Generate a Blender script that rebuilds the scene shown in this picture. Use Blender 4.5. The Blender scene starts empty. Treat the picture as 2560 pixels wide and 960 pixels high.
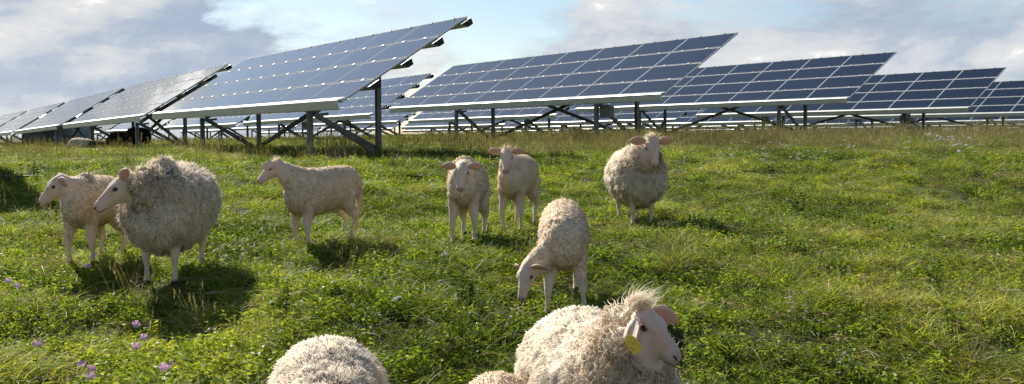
import bpy, bmesh, math, random
import numpy as np
from mathutils import Vector, Matrix, noise, Quaternion
rnd = random.Random(7); nr = np.random.RandomState(11)
scene = bpy.context.scene
COL = scene.collection
R = math.radians

# ------------------------------------------------------------------ frame of the place
F = 2375.7; PITCH = R(3.34); CZ = 1.9; HOR = 341.4          # camera 1.9 m over the foot of the slope
SUN_AZ, SUN_EL = R(-35), R(36)                              # left of the view, low evening sun

def interp(x, xs, ys): return float(np.interp(x, xs, ys))
NX = np.array([-30, 0, 2, 3.4, 4.6, 5.6, 6.5, 8.3, 10, 13, 16.0])
NZ = np.array([-3.0, -2.0, -1.65, -1.36, -1.15, -.99, -.90, -.84, -.82, -.63, -.42])
fx = np.linspace(-30, 16, 461); fz = np.interp(fx, NX, NZ)
k = np.exp(-np.linspace(-2, 2, 21)**2); k /= k.sum()
fz = np.convolve(np.pad(fz, 10, mode='edge'), k, mode='valid')
def plane(x, y):
    yy = min(y, 60); xx = max(-25, min(x, 22))
    v = -.42 + .0152*(xx+3) + .0104*(yy-16)
    if x < -8: v -= .012*(min(-8-x, 25))
    if y > 60: v -= .004*(min(y, 400)-60)
    return min(v, .02 - (0 if y < 60 else .002*(min(y,300)-60)))
def ground0(x, y):
    near = interp(y, fx, fz)
    if y <= 9: base = near
    elif y >= 17: base = plane(x, y)
    else:
        t = (y-9)/8; t = t*t*(3-2*t)
        base = near*(1-t) + plane(x, y)*t
    return base + CZ
def ground(x, y):
    z = ground0(x, y)
    a = 1.0 if y < 40 else .5
    z += a*(.075*noise.noise((x*1.3, y*1.1, .3)) + .042*noise.noise((x*3.1, y*2.7, 4.3)) + .05*noise.noise((x*.35, y*.3, 9.)))
    return z
def at(px, d): return (px-1280)/F*d
def ray_hit(px, py, h):
    """place at which something h metres over the ground shows at this image position"""
    dx = (px-1280)/F; c, s = math.cos(PITCH), math.sin(PITCH); v = -(py-480)/F
    dirv = Vector((dx, c+v*s, -s+v*c)); t = 2.0
    while t < 90:
        p = dirv*t
        if p.z+CZ - ground(p.x, p.y) <= h: return p.x, p.y
        t += .03
    return dirv.x*60, dirv.y*60

# ------------------------------------------------------------------ helpers
def tag(o, label=None, cat=None, group=None, kind=None):
    if label: o['label'] = label
    if cat: o['category'] = cat
    if group: o['group'] = group
    if kind: o['kind'] = kind
    return o
def empty(name, loc, rz=0):
    o = bpy.data.objects.new(name, None); COL.objects.link(o)
    o.location = loc; o.rotation_euler = (0, 0, rz); o.empty_display_size = .2
    return o
def link_mesh(name, me, parent=None, mats=()):
    for m in mats: me.materials.append(m)
    o = bpy.data.objects.new(name, me); COL.objects.link(o)
    if parent: o.parent = parent
    return o
def from_bm(name, bm, mats, parent=None, smooth=False):
    bmesh.ops.recalc_face_normals(bm, faces=bm.faces)
    me = bpy.data.meshes.new(name); bm.to_mesh(me); bm.free()
    if smooth:
        for p in me.polygons: p.use_smooth = True
    return link_mesh(name, me, parent, mats if isinstance(mats, (list, tuple)) else [mats])
def box(bm, x0, x1, y0, y1, z0, z1, M=None, mi=0):
    vs = [bm.verts.new((x, y, z)) for x in (x0, x1) for y in (y0, y1) for z in (z0, z1)]
    if M: 
        for v in vs: v.co = M @ v.co
    fs = []
    for f in ((0,1,3,2),(4,6,7,5),(0,4,5,1),(2,3,7,6),(0,2,6,4),(1,5,7,3)):
        fc = bm.faces.new([vs[i] for i in f]); fc.material_index = mi; fs.append(fc)
    return fs
def bar(bm, a, b, w, h, mi=0):
    a, b = Vector(a), Vector(b); d = b-a; L = d.length; t = d/L
    up = Vector((0, 0, 1)) if abs(t.z) < .95 else Vector((0, 1, 0))
    s = t.cross(up).normalized(); u = s.cross(t)
    M = Matrix((s.to_4d(), t.to_4d(), u.to_4d(), (0,0,0,1))).transposed(); 
    M = Matrix.Translation(a) @ Matrix(((s.x,t.x,u.x,0),(s.y,t.y,u.y,0),(s.z,t.z,u.z,0),(0,0,0,1)))
    box(bm, -w/2, w/2, 0, L, -h/2, h/2, M, mi)
def extrude_profile(bm, prof, x0, x1, closed_ends=True, mi=0):
    """prof: closed list of (y,z); runs along local x"""
    a = [bm.verts.new((x0, y, z)) for y, z in prof]; b = [bm.verts.new((x1, y, z)) for y, z in prof]
    n = len(prof)
    for i in range(n): bm.faces.new((a[i], a[(i+1)%n], b[(i+1)%n], b[i])).material_index = mi
    if closed_ends:
        bm.faces.new(a[::-1]).material_index = mi; bm.faces.new(b).material_index = mi
def loft(bm, pts, rads, n=14, axes=None):
    """closed tube with elliptical sections; rads: (side, up)"""
    pts = [Vector(p) for p in pts]; rings = []
    for i, p in enumerate(pts):
        if axes: s, u = axes
        else:
            t = (pts[min(i+1, len(pts)-1)] - pts[max(i-1, 0)]).normalized()
            ref = Vector((0, 1, 0)) if abs(t.y) < .8 else Vector((1, 0, 0))
            u = (t.cross(ref)).normalized(); s = u.cross(t).normalized()
        ry, rz = rads[i] if isinstance(rads[i], tuple) else (rads[i], rads[i])
        rings.append([bm.verts.new(p + s*(ry*math.cos(2*math.pi*k/n)) + u*(rz*math.sin(2*math.pi*k/n))) for k in range(n)])
    for a, b in zip(rings, rings[1:]):
        for k in range(n): bm.faces.new((a[k], a[(k+1)%n], b[(k+1)%n], b[k]))
    bm.faces.new(rings[0][::-1]); bm.faces.new(rings[-1])
def np_mesh(name, verts, faces, cols=None):
    me = bpy.data.meshes.new(name)
    verts = np.asarray(verts, np.float32).reshape(-1, 3); faces = np.asarray(faces, np.int32); m = faces.shape[1]
    me.vertices.add(len(verts)); me.vertices.foreach_set('co', verts.ravel())
    me.loops.add(faces.size); me.loops.foreach_set('vertex_index', faces.ravel())
    me.polygons.add(len(faces)); me.polygons.foreach_set('loop_start', np.arange(0, faces.size, m, dtype=np.int32))
    me.polygons.foreach_set('loop_total', np.full(len(faces), m, np.int32))
    me.update(calc_edges=True)
    if cols is not None:
        at_ = me.attributes.new('tone', 'FLOAT', 'POINT'); at_.data.foreach_set('value', np.asarray(cols, np.float32))
    return me

# ------------------------------------------------------------------ materials
class NB:
    def __init__(s, name):
        s.m = bpy.data.materials.new(name); s.m.use_nodes = True; s.t = s.m.node_tree; s.n = s.t.nodes; s.n.clear()
        s.out = s.n.new('ShaderNodeOutputMaterial')
    def node(s, typ, **kw):
        nd = s.n.new(typ)
        for k, v in kw.items():
            if k.startswith('i_'): nd.inputs[k[2:].replace('_', ' ')].default_value = v
            else: setattr(nd, k, v)
        return nd
    def L(s, a, b): s.t.links.new(a, b)
    def ramp(s, fac, stops):
        r = s.n.new('ShaderNodeValToRGB'); e = r.color_ramp.elements
        while len(e) < len(stops): e.new(.5)
        for el, (p, c) in zip(e, stops): el.position = p; el.color = (*c, 1) if len(c) == 3 else c
        s.L(fac, r.inputs['Fac']); return r
    def noise(s, scale, detail=4, rough=.6, vec=None, dim='3D'):
        nd = s.node('ShaderNodeTexNoise', noise_dimensions=dim); nd.inputs['Scale'].default_value = scale
        nd.inputs['Detail'].default_value = detail; nd.inputs['Roughness'].default_value = rough
        if vec is not None: s.L(vec, nd.inputs['Vector'])
        return nd
    def mix(s, fac, a, b, mode='MIX'):
        nd = s.node('ShaderNodeMix', data_type='RGBA', blend_type=mode)
        for sock, v in ((nd.inputs['Factor'], fac), (nd.inputs['A'], a), (nd.inputs['B'], b)):
            if hasattr(v, 'links') or hasattr(v, 'is_linked'): s.L(v, sock)
            else: sock.default_value = v if not isinstance(v, tuple) else (*v, 1)[:4]
        # colour sockets
        return nd
def sock(nd, name): return nd.outputs[name]
def mixc(b, fac, A, B, mode='MIX'):
    nd = b.n.new('ShaderNodeMix'); nd.data_type = 'RGBA'; nd.blend_type = mode
    f, a_, b_ = nd.inputs[0], nd.inputs[6], nd.inputs[7]
    for s_, v in ((f, fac), (a_, A), (b_, B)):
        if isinstance(v, (int, float)): s_.default_value = v
        elif isinstance(v, tuple): s_.default_value = (*v, 1)
        else: b.L(v, s_)
    return nd.outputs[2]
def simple(name, col, rough=.6, metal=0, var=.15, scale=8, bump=0, spec=.5):
    b = NB(name); p = b.node('ShaderNodeBsdfPrincipled'); tc = b.node('ShaderNodeTexCoord')
    n = b.noise(scale, 5, .6, tc.outputs['Object'])
    r = b.ramp(n.outputs['Fac'], [(.3, tuple(c*(1-var) for c in col)), (.7, tuple(min(1, c*(1+var)) for c in col))])
    b.L(r.outputs['Color'], p.inputs['Base Color']); p.inputs['Roughness'].default_value = rough; p.inputs['Metallic'].default_value = metal
    p.inputs['Specular IOR Level'].default_value = spec
    if bump:
        bp = b.node('ShaderNodeBump'); bp.inputs['Strength'].default_value = bump; bp.inputs['Distance'].default_value = .01
        b.L(n.outputs['Fac'], bp.inputs['Height']); b.L(bp.outputs[0], p.inputs['Normal'])
    b.L(p.outputs[0], b.out.inputs[0]); return b.m

M = {}
M['steel'] = simple('galvanised_steel', (.13, .135, .125), .6, .35, .45, 5)
M['alu'] = simple('pale_metal_sheet', (.60, .61, .56), .42, .3, .08, 3)
M['strip'] = simple('joint_strip', (.36, .37, .37), .95, .0, .1, 6, 0, .04)
M['hollow_shade'] = simple('painted_hollow_shade', (.02, .02, .018), .8, 0, .2, 6)
M['clamp'] = simple('clamp_metal', (.42, .42, .40), .6, .1, .1, 10, 0, .2)
M['boxgrey'] = simple('cabinet_grey', (.16, .17, .14), .6, 0, .2, 4)
M['beam'] = simple('weathered_beam', (.05, .052, .05), .6, 0, .3, 6)
def glass_mat():
    b = NB('thin_film_module'); p = b.node('ShaderNodeBsdfPrincipled'); tc = b.node('ShaderNodeTexCoord')
    # faint cell stripes and dust
    w = b.node('ShaderNodeTexWave', wave_type='BANDS', bands_direction='X'); w.inputs['Scale'].default_value = 16
    b.L(tc.outputs['Object'], w.inputs['Vector'])
    oi = b.node('ShaderNodeObjectInfo')
    base = b.ramp(w.outputs['Fac'], [(0, (.006, .009, .016)), (1, (.009, .013, .023))])
    n = b.noise(2.5, 6, .65, tc.outputs['Object'])
    dust = b.ramp(n.outputs['Fac'], [(.45, (0, 0, 0)), (.8, (.008, .008, .008))])
    col = mixc(b, dust.outputs['Color'], base.outputs['Color'], (.30, .30, .30))
    b.L(col, p.inputs['Base Color'])
    rr = b.ramp(n.outputs['Fac'], [(.3, (.012,)*3), (.8, (.035,)*3)]); b.L(rr.outputs['Color'], p.inputs['Roughness'])
    p.inputs['IOR'].default_value = 1.68; p.inputs['Specular IOR Level'].default_value = .55; p.inputs['Specular Tint'].default_value = (.62, .84, 1.0, 1)
    b.L(p.outputs[0], b.out.inputs[0]); return b.m
M['glass'] = glass_mat()
M['frame'] = simple('module_edge_joint', (.42, .44, .45), .95, .0, .1, 5, 0, .04)

# ------------------------------------------------------------------ solar tables
AZ, TILT = R(34.78), R(32.4); S = 1.3
W = 1.3*S; H = .5749*S
UY, UZ = math.cos(TILT), math.sin(TILT)
def slope_pt(x, s, n=0):      # local x, distance up the slope, height over the glass plane
    return Vector((x, s*UY - n*UZ, s*UZ + n*UY))
MS = Matrix(((1, 0, 0, 0), (0, UY, -UZ, 0), (0, UZ, UY, 0), (0, 0, 0, 1)))
def module_mesh(w, h, name):
    bm = bmesh.new(); g = .016; t = .03
    box(bm, g, w-g, .028, h-.028, -t, 0, MS, 0)
    # glued edge frame, slightly proud
    for a in ((g-.006, w-g+.006, .022, .034), (g-.006, w-g+.006, h-.034, h-.022)): box(bm, a[0], a[1], a[2], a[3], -t-.002, .002, MS, 1)
    for a in ((g-.008, g+.006, .034, h-.034), (w-g-.006, w-g+.008, .034, h-.034)): box(bm, a[0], a[1], a[2], a[3], -t-.002, .002, MS, 1)
    bmesh.ops.recalc_face_normals(bm, faces=bm.faces)
    me = bpy.data.meshes.new(name); bm.to_mesh(me); bm.free(); me.materials.append(M['glass']); me.materials.append(M['frame']); return me
MOD = module_mesh(W, H, 'solar_module')
SLOPE = 4*H
table_cache = {}
def table_meshes(n, over):
    key = (n, over)
    if key in table_cache: return table_cache[key]
    L = n*W; d = {}
    # lowest purlin: big pale channel
    bm = bmesh.new()
    y0 = -.075
    prof = [(y0, .035), (y0-.012, .02), (y0+.01, -.125), (y0+.028, -.14), (y0+.055, -.14), (y0+.055, -.128), (y0+.03, -.125), (y0+.006, .01), (.055, .06), (.06, .075)]
    extrude_profile(bm, prof, -L-.05, .0+max(over, 0)*.3, True)
    bmesh.ops.recalc_face_normals(bm, faces=bm.faces)
    me = bpy.data.meshes.new('gutter_rail'); bm.to_mesh(me); bm.free(); me.materials.append(M['alu']); d['front_rail'] = [me]
    # upper purlins: wide hat profiles with closed ends lying under the module joints
    pl = []
    for j in (1, 2, 3, 4):
        bm = bmesh.new(); s0 = j*H-.21-(.0 if j < 4 else .03); s1 = j*H+.03-(0 if j < 4 else .03)
        for (a, b_) in (((s0, -.045), (s1, -.045)),):
            pr = [(s0, -.04), (s1, -.04), (s1, -.05), (s1-.02, -.155), (s0+.10, -.155), (s0, -.05)]
        pts = [(slope_pt(0, s_, n_).y, slope_pt(0, s_, n_).z) for s_, n_ in pr]
        extrude_profile(bm, pts, -L-.02, -.06+over, True)
        for f in bm.faces:
            f.material_index = 0
        bm.faces.ensure_lookup_table(); bm.faces[-1].material_index = 1; bm.faces[-2].material_index = 1  # end caps painted near-black for the shade inside a hollow section
        bmesh.ops.recalc_face_normals(bm, faces=bm.faces)
        me = bpy.data.meshes.new('purlin'); bm.to_mesh(me); bm.free(); me.materials.append(M['alu']); me.materials.append(M['hollow_shade']); pl.append(me)
    d['purlin'] = pl
    # joint strips over purlins with clamps
    st = []
    for j in range(0, 5):
        bm = bmesh.new(); sj = j*H
        if 0 < j < 4: box(bm, -L+.01, -.01, sj-.014, sj+.014, -.02, -.008, MS)
        else:
            o = .012 if j == 0 else -.012
            box(bm, -L+.01, -.01, sj+o-.010, sj+o+.010, -.012, .005, MS)
        for i in range(n):
            for f in (.27, .76):
                x = -(i+f)*W
                box(bm, x-.04, x+.04, sj-.03, sj+.03, -.004, .009, MS, 1)
                if j in (0, 4): box(bm, x-.010, x+.010, sj-.010, sj+.010, .009, .028, MS, 1)
        bmesh.ops.recalc_face_normals(bm, faces=bm.faces)
        me = bpy.data.meshes.new('clamp_strip'); bm.to_mesh(me); bm.free(); me.materials.append(M['strip']); me.materials.append(M['clamp']); st.append(me)
    d['clamp_strip'] = st
    table_cache[key] = d; return d
tables = []
def solar_table(x, y, z, ncol, frames, label, group=None, over=-.22, incl=0.0, box_at=None, detail=2):
    """x,y,z: lower right-hand corner of the glass"""
    gz = ground0(x, y); t = empty('solar_table', (x, y, gz), AZ-math.pi/2)
    tag(t, label, 'solar table', group or 'solar tables standing in rows on the meadow')
    t.rotation_euler = (0, 0, AZ-math.pi/2)
    hz = z + CZ - gz
    rot = Matrix.Rotation(incl, 4, 'Y')       # rows follow the ground
    def put(name, me, dx=0, s=0):
        o = bpy.data.objects.new(name, me); COL.objects.link(o); o.parent = t
        p = rot @ slope_pt(dx, s); o.location = (p.x, p.y, p.z+hz); o.rotation_euler = (0, incl, 0)
        return o
    for i in range(ncol):
        for j in range(4): put('solar_module', MOD, -(i+1)*W, j*H)
    dm = table_meshes(ncol, over)
    put('front_rail', dm['front_rail'][0])
    for me in dm['purlin']: put('purlin', me)
    if detail > 0:
        for me in dm['clamp_strip']: put('clamp_strip', me)
    # frames: front post, rear post, rafter, brace; crossed braces between rear posts
    MWt = Matrix.Translation((x, y, gz)) @ Matrix.Rotation(AZ-math.pi/2, 4, 'Z')
    inv = MWt.inverted()
    def gl(px_, py_):
        w = MWt @ Vector((px_, py_, 0)); return ground0(w.x, w.y) - gz
    yr = 2.35*H*UY; yf = .10
    tops = []
    for f in frames:
        xx = -f*W
        pf = rot @ slope_pt(xx, .0, -.17); pr_ = rot @ slope_pt(xx, 2.35*H, -.20)
        for (p, yy, w_) in ((pf, yf, .095), (pr_, yr, .095)):
            bm = bmesh.new(); zt = p.z+hz; zb = gl(p.x, yy)-.4
            # C-section post
            for (a0, a1, b0, b1) in ((-w_/2, w_/2, -.045, -.037), (-w_/2, -w_/2+.008, -.037, .045), (w_/2-.008, w_/2, -.037, .045)):
                box(bm, p.x+a0, p.x+a1, yy+b0, yy+b1, zb, zt)
            from_bm('front_post' if yy == yf else 'rear_post', bm, M['steel'], t)
        bm = bmesh.new(); a = rot @ slope_pt(xx+.06, .05, -.21); b_ = rot @ slope_pt(xx+.06, 3.7*H, -.21)
        bar(bm, a+Vector((0, 0, hz)), b_+Vector((0, 0, hz)), .05, .1); from_bm('rafter', bm, M['steel'], t)
        bm = bmesh.new(); bar(bm, (xx+.08, yf+.05, pf.z+hz-.03), (xx+.08, yr-.02, gl(xx, yr)+.05), .06, .09)
        bar(bm, (xx+.08, yf+.05, pf.z+hz-.06), (xx+.08, yf+.32, pf.z+hz-.03), .05, .05)
        from_bm('diagonal_brace', bm, M['steel'], t)
        tops.append((xx, pr_.z+hz-.05, gl(xx, yr)+.18))
    for (xa, ta, ba), (xb, tb, bb) in zip(tops, tops[1:]):
        for (p, q, dy) in (((xa-.03, yr-.06, ba), (xb+.03, yr-.06, tb), 0), ((xb+.03, yr+.06, bb), (xa-.03, yr+.06, ta), 0)):
            bm = bmesh.new(); bar(bm, p, q, .055, .085); from_bm('cross_brace', bm, M['steel'], t)
    if box_at is not None:
        bm = bmesh.new(); xx = -box_at*W; z0 = hz-.17
        box(bm, xx-.2, xx+.2, yf+.07, yf+.2, z0-.32, z0-.02); bmesh.ops.bevel(bm, geom=bm.edges[:], offset=.012, segments=1)
        from_bm('junction_box', bm, M['boxgrey'], t)
    return t
RX, RY = -math.sin(AZ), math.cos(AZ)
T1 = (-2.88, 16.04, .59); T2 = (3.52, 22.2, .97); T3 = (10.55, 29.93, 1.18); T4 = (16.7, 34.85, 1.03)
def along(T, s, z): return (T[0]+RX*s, T[1]+RY*s, z)
solar_table(*T1, 7, (.92, 4.75), 'nearest solar table, blue sky in its glass and dark purlin ends sticking out', over=.14, box_at=None)
A = [(13.3, .57, 7, 'second table of the left row behind the shaggy ewe, bright with cloud reflections'),
     (26.6, .42, 7, 'third table of the left row, thin dark sloping edge, in front of the shed'),
     (39.9, .22, 7, 'fourth solar table of the left row, small dark sloping edge near the left border'),
     (53.2, .05, 7, 'last solar table of the left row, only a thin dark edge by the left border')]
for i, (s, z, n, lb) in enumerate(A):
    nz = A[i+1][1] if i+1 < len(A) else z-.1
    solar_table(*along(T1, s, z), n, (.6, 4.4), lb, over=.14 if i == 0 else .05, incl=math.atan((nz-z)/13.3)*-1*-1)
solar_table(*T2, 8, (1.5, 5.55), 'big blue solar table behind the two pink-eared lambs, grey junction box under its rail', box_at=1.35)
solar_table(*along(T2, 15.1, .79), 8, (1.5, 5.55), 'solar table filling the gap between the nearest table and the big blue one', over=.12, incl=R(-.6), box_at=4.0)
solar_table(*T3, 8, (1.65, 5.75), 'wide dark solar table directly beyond the big blue one, third glass corner from the right')
solar_table(*T4, 8, (1.6, 5.7), 'second last solar table at the right, nearly black glass', box_at=1.6)
T5 = (23.2, 41.3, 1.03)
solar_table(*T5, 8, (1.6, 5.7), 'last dark solar table cut off by the right border of the photo')
rows = [('B', T2, .60, 2, 5), ('C', T3, .95, 1, 5), ('D', T4, .85, 1, 5), ('E', T5, .85, 1, 4),
        ('F', (30.0, 49.0, .9), .9, 0, 4), ('G', (37.0, 57.0, .8), .8, 0, 4), ('H', (44.0, 66.0, .7), .7, 0, 4)]
for nm, T, z, i0, i1 in rows:
    for i in range(i0, i1):
        zz = z - .10*max(0, i-i0) - (.0 if i < 3 else .05*(i-2))
        s = 15.0*i
        solar_table(*along(T, s, zz), 8, (1.5, 5.55), 'far solar table glimpsed between the posts under the nearer tables',
                    'far solar tables seen under the nearer rows', over=.05, detail=0 if nm in 'FGH' else 1, incl=R(-.3))
# the row nearer to the camera, outside the picture at the left: only its shade reaches in
solar_table(-8.5, 10.8, .45, 8, (1.5, 5.55), 'solar table outside the left border whose shade falls on the grass', over=-.1)

# ------------------------------------------------------------------ ground
def ground_mesh():
    ys = np.concatenate([np.arange(-12, 2, .5), np.arange(2, 20, .09), np.arange(20, 45, .3), np.arange(45, 120, 3), np.geomspace(120, 1500, 20)])
    us = np.concatenate([np.linspace(-3, -.8, 16)[:-1], np.linspace(-.8, .8, 180), np.linspace(.8, 3, 16)[1:]])
    V = []; 
    for y in ys:
        wdt = max(8, y*1.0)
        for u in us:
            x = u*wdt; V.append((x, y, ground(x, y)))
    n, m = len(us), len(ys)
    i = np.arange((m-1)*(n-1)); r, c = i//(n-1), i % (n-1); a = r*n+c
    me = np_mesh('ground', V, np.stack([a, a+1, a+n+1, a+n], 1))
    for p in me.polygons: p.use_smooth = True
    return me
def ground_mat():
    b = NB('meadow_soil'); p = b.node('ShaderNodeBsdfPrincipled'); g = b.node('ShaderNodeNewGeometry')
    n1 = b.noise(.35, 6, .65, g.outputs['Position']); n2 = b.noise(7, 8, .7, g.outputs['Position'])
    c1 = b.ramp(n2.outputs['Fac'], [(.3, (.014, .020, .006)), (.5, (.030, .042, .010)), (.7, (.07, .07, .025))])
    c2 = b.ramp(n2.outputs['Fac'], [(.3, (.03, .035, .012)), (.5, (.075, .085, .022)), (.7, (.14, .12, .05))])
    f = b.ramp(n1.outputs['Fac'], [(.4, (0,)*3), (.6, (1,)*3)])
    b.L(mixc(b, f.outputs['Color'], c1.outputs['Color'], c2.outputs['Color']), p.inputs['Base Color'])
    p.inputs['Roughness'].default_value = .95; p.inputs['Specular IOR Level'].default_value = .1
    bp = b.node('ShaderNodeBump'); bp.inputs['Strength'].default_value = .8; bp.inputs['Distance'].default_value = .05
    b.L(n2.outputs['Fac'], bp.inputs['Height']); b.L(bp.outputs[0], p.inputs['Normal'])
    b.L(p.outputs[0], b.out.inputs[0]); return b.m
gobj = link_mesh('ground', ground_mesh(), None, [ground_mat()]); tag(gobj, kind='structure', label='grassy meadow slope rising gently to the solar field', cat='ground')

# ------------------------------------------------------------------ grass and herbs
def leaf_mat(name, dark, light, dry=None, transl=.45, dryf=.0):
    b = NB(name); at_ = b.node('ShaderNodeAttribute', attribute_name='tone'); g = b.node('ShaderNodeNewGeometry')
    oi = b.node('ShaderNodeObjectInfo')
    n = b.noise(.55, 4, .6, g.outputs['Position'])
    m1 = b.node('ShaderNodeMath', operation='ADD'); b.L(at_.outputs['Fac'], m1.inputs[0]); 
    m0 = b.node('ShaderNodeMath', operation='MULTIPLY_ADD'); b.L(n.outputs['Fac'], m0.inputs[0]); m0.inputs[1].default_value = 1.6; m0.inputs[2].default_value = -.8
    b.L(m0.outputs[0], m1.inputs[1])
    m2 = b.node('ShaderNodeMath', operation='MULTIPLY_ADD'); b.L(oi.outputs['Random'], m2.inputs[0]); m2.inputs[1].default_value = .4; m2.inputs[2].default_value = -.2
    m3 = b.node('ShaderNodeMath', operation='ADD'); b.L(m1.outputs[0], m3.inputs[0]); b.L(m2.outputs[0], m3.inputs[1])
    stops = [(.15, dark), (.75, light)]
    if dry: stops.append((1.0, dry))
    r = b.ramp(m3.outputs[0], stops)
    d = b.node('ShaderNodeBsdfPrincipled'); b.L(r.outputs['Color'], d.inputs['Base Color']); d.inputs['Roughness'].default_value = .55
    d.inputs['Specular IOR Level'].default_value = .3
    t = b.node('ShaderNodeBsdfTranslucent'); 
    tcol = mixc(b, 1.0, r.outputs['Color'], (1.25, 1.25, .55), 'MULTIPLY'); b.L(tcol, t.inputs['Color'])
    mx = b.node('ShaderNodeMixShader'); mx.inputs[0].default_value = transl
    b.L(d.outputs[0], mx.inputs[1]); b.L(t.outputs[0], mx.inputs[2]); b.L(mx.outputs[0], b.out.inputs[0]); return b.m
M['blade'] = leaf_mat('grass_blade', (.028, .050, .008), (.225, .295, .026), (.44, .40, .12))
M['herb'] = leaf_mat('herb_leaf', (.022, .044, .009), (.185, .27, .028), (.34, .37, .06))
M['straw'] = leaf_mat('dry_stalk', (.08, .10, .03), (.19, .145, .075), (.38, .32, .19), .3)

def ribbon(V, Fc, T, p0, d0, length, width, bend, tone, seg=3, side=None):
    """tapered bent ribbon"""
    d = Vector(d0).normalized(); p = Vector(p0)
    s = side or d.cross(Vector((nr.uniform(-1, 1), nr.uniform(-1, 1), .2))).normalized()
    base = len(V)
    for k in range(seg+1):
        f = k/seg; w = width*(1-f**1.6)*.5 + (.0006 if k == seg else 0)
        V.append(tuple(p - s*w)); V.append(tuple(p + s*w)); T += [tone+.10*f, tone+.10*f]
        d = (d + Vector(bend)*(1/seg)).normalized(); p = p + d*(length/seg)
    for k in range(seg):
        a = base+2*k; Fc.append((a, a+1, a+3, a+2))
TUFTS = []
def tuft(kind):
    V, Fc, T = [], [], []
    def rv(a, b): return nr.uniform(a, b)
    if kind == 'grass':
        for _ in range(70):
            r = abs(nr.normal(0, .09)); a = rv(0, 6.28); l = rv(.05, .13); lean = rv(.1, .9); b = rv(0, 6.28)
            ribbon(V, Fc, T, (r*math.cos(a), r*math.sin(a), -.01), (lean*math.cos(b), lean*math.sin(b), 1), l, rv(.003, .006), (math.cos(b)*.8, math.sin(b)*.8, -rv(.2, 1.1)), rv(.2, .85), 3)
    elif kind == 'lush':
        for _ in range(60):
            r = abs(nr.normal(0, .07)); a = rv(0, 6.28); l = rv(.10, .22); lean = rv(.1, .7); b = rv(0, 6.28)
            ribbon(V, Fc, T, (r*math.cos(a), r*math.sin(a), -.01), (lean*math.cos(b), lean*math.sin(b), 1), l, rv(.004, .008), (math.cos(b)*.9, math.sin(b)*.9, -rv(.4, 1.3)), rv(.25, .8), 4)
    elif kind == 'herb':
        for _ in range(26):
            r = abs(nr.normal(0, .08)); a = rv(0, 6.28); h = rv(.03, .12); b = rv(0, 6.28)
            c = Vector((r*math.cos(a), r*math.sin(a), 0)); tip = c+Vector((rv(-.03, .03), rv(-.03, .03), h))
            ribbon(V, Fc, T, c, (tip-c), (tip-c).length, .002, (0, 0, 0), .3, 1)
            tone = rv(.25, .9)
            for q in range(rnd.choice((3, 4, 5))):
                b2 = rv(0, 6.28); o = c + (tip-c)*rv(.4, 1)
                ribbon(V, Fc, T, o, (math.cos(b2), math.sin(b2), rv(-.1, .7)), rv(.014, .034), rv(.010, .018), (0, 0, -.5), tone+rv(-.1, .1), 2)
    elif kind == 'moss':
        for _ in range(90):
            r = abs(nr.normal(0, .10)); a = rv(0, 6.28); z = rv(.0, .06)
            b2 = rv(0, 6.28)
            ribbon(V, Fc, T, (r*math.cos(a), r*math.sin(a), z), (math.cos(b2), math.sin(b2), rv(0, 1)), rv(.012, .035), rv(.005, .011), (0, 0, -.3), rv(.2, .95), 2)
    elif kind == 'flat':      # lying dry blades
        for _ in range(14):
            r = abs(nr.normal(0, .09)); a = rv(0, 6.28); b = rv(0, 6.28); l = rv(.12, .34)
            ribbon(V, Fc, T, (r*math.cos(a), r*math.sin(a), rv(.02, .07)), (math.cos(b), math.sin(b), rv(.1, .7)), l, rv(.0025, .005), (rv(-.4, .4), rv(-.4, .4), -.9), rv(.3, 1), 4)
    elif kind == 'stalk':     # tall seed heads
        for _ in range(9):
            r = abs(nr.normal(0, .12)); a = rv(0, 6.28); b = rv(0, 6.28); l = rv(.28, .55); lean = rv(.05, .35)
            c = Vector((r*math.cos(a), r*math.sin(a), 0)); t = rv(.2, .9)
            ribbon(V, Fc, T, c, (lean*math.cos(b), lean*math.sin(b), 1), l, .003, (math.cos(b)*.3, math.sin(b)*.3, -.1), t, 4)
            p = Vector(V[-1])
            for q in range(7):
                b2 = rv(0, 6.28); ribbon(V, Fc, T, p - Vector((0, 0, q*.014)), (math.cos(b2)*.5, math.sin(b2)*.5, 1), rv(.02, .035), .006, (0, 0, 0), t, 1)
        for _ in range(14):
            r = abs(nr.normal(0, .1)); a = rv(0, 6.28); b = rv(0, 6.28); lean = rv(.1, .6)
            ribbon(V, Fc, T, (r*math.cos(a), r*math.sin(a), 0), (lean*math.cos(b), lean*math.sin(b), 1), rv(.15, .32), .005, (math.cos(b)*.6, math.sin(b)*.6, -.6), rv(.0, .5), 3)
    me = np_mesh('tuft_'+kind, V, Fc, T)
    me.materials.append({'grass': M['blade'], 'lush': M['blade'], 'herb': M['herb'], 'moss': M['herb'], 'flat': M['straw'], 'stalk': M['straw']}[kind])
    return me
tuft_col = bpy.data.collections.new('tufts')
order = ['grass']*4 + ['lush']*3 + ['herb']*3 + ['moss']*3 + ['flat']*2 + ['stalk']*3
for i, kd in enumerate(order):
    o = bpy.data.objects.new('t%02d' % i, tuft(kd)); tuft_col.objects.link(o)
idx = {k: [i for i, q in enumerate(order) if q == k] for k in set(order)}
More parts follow.
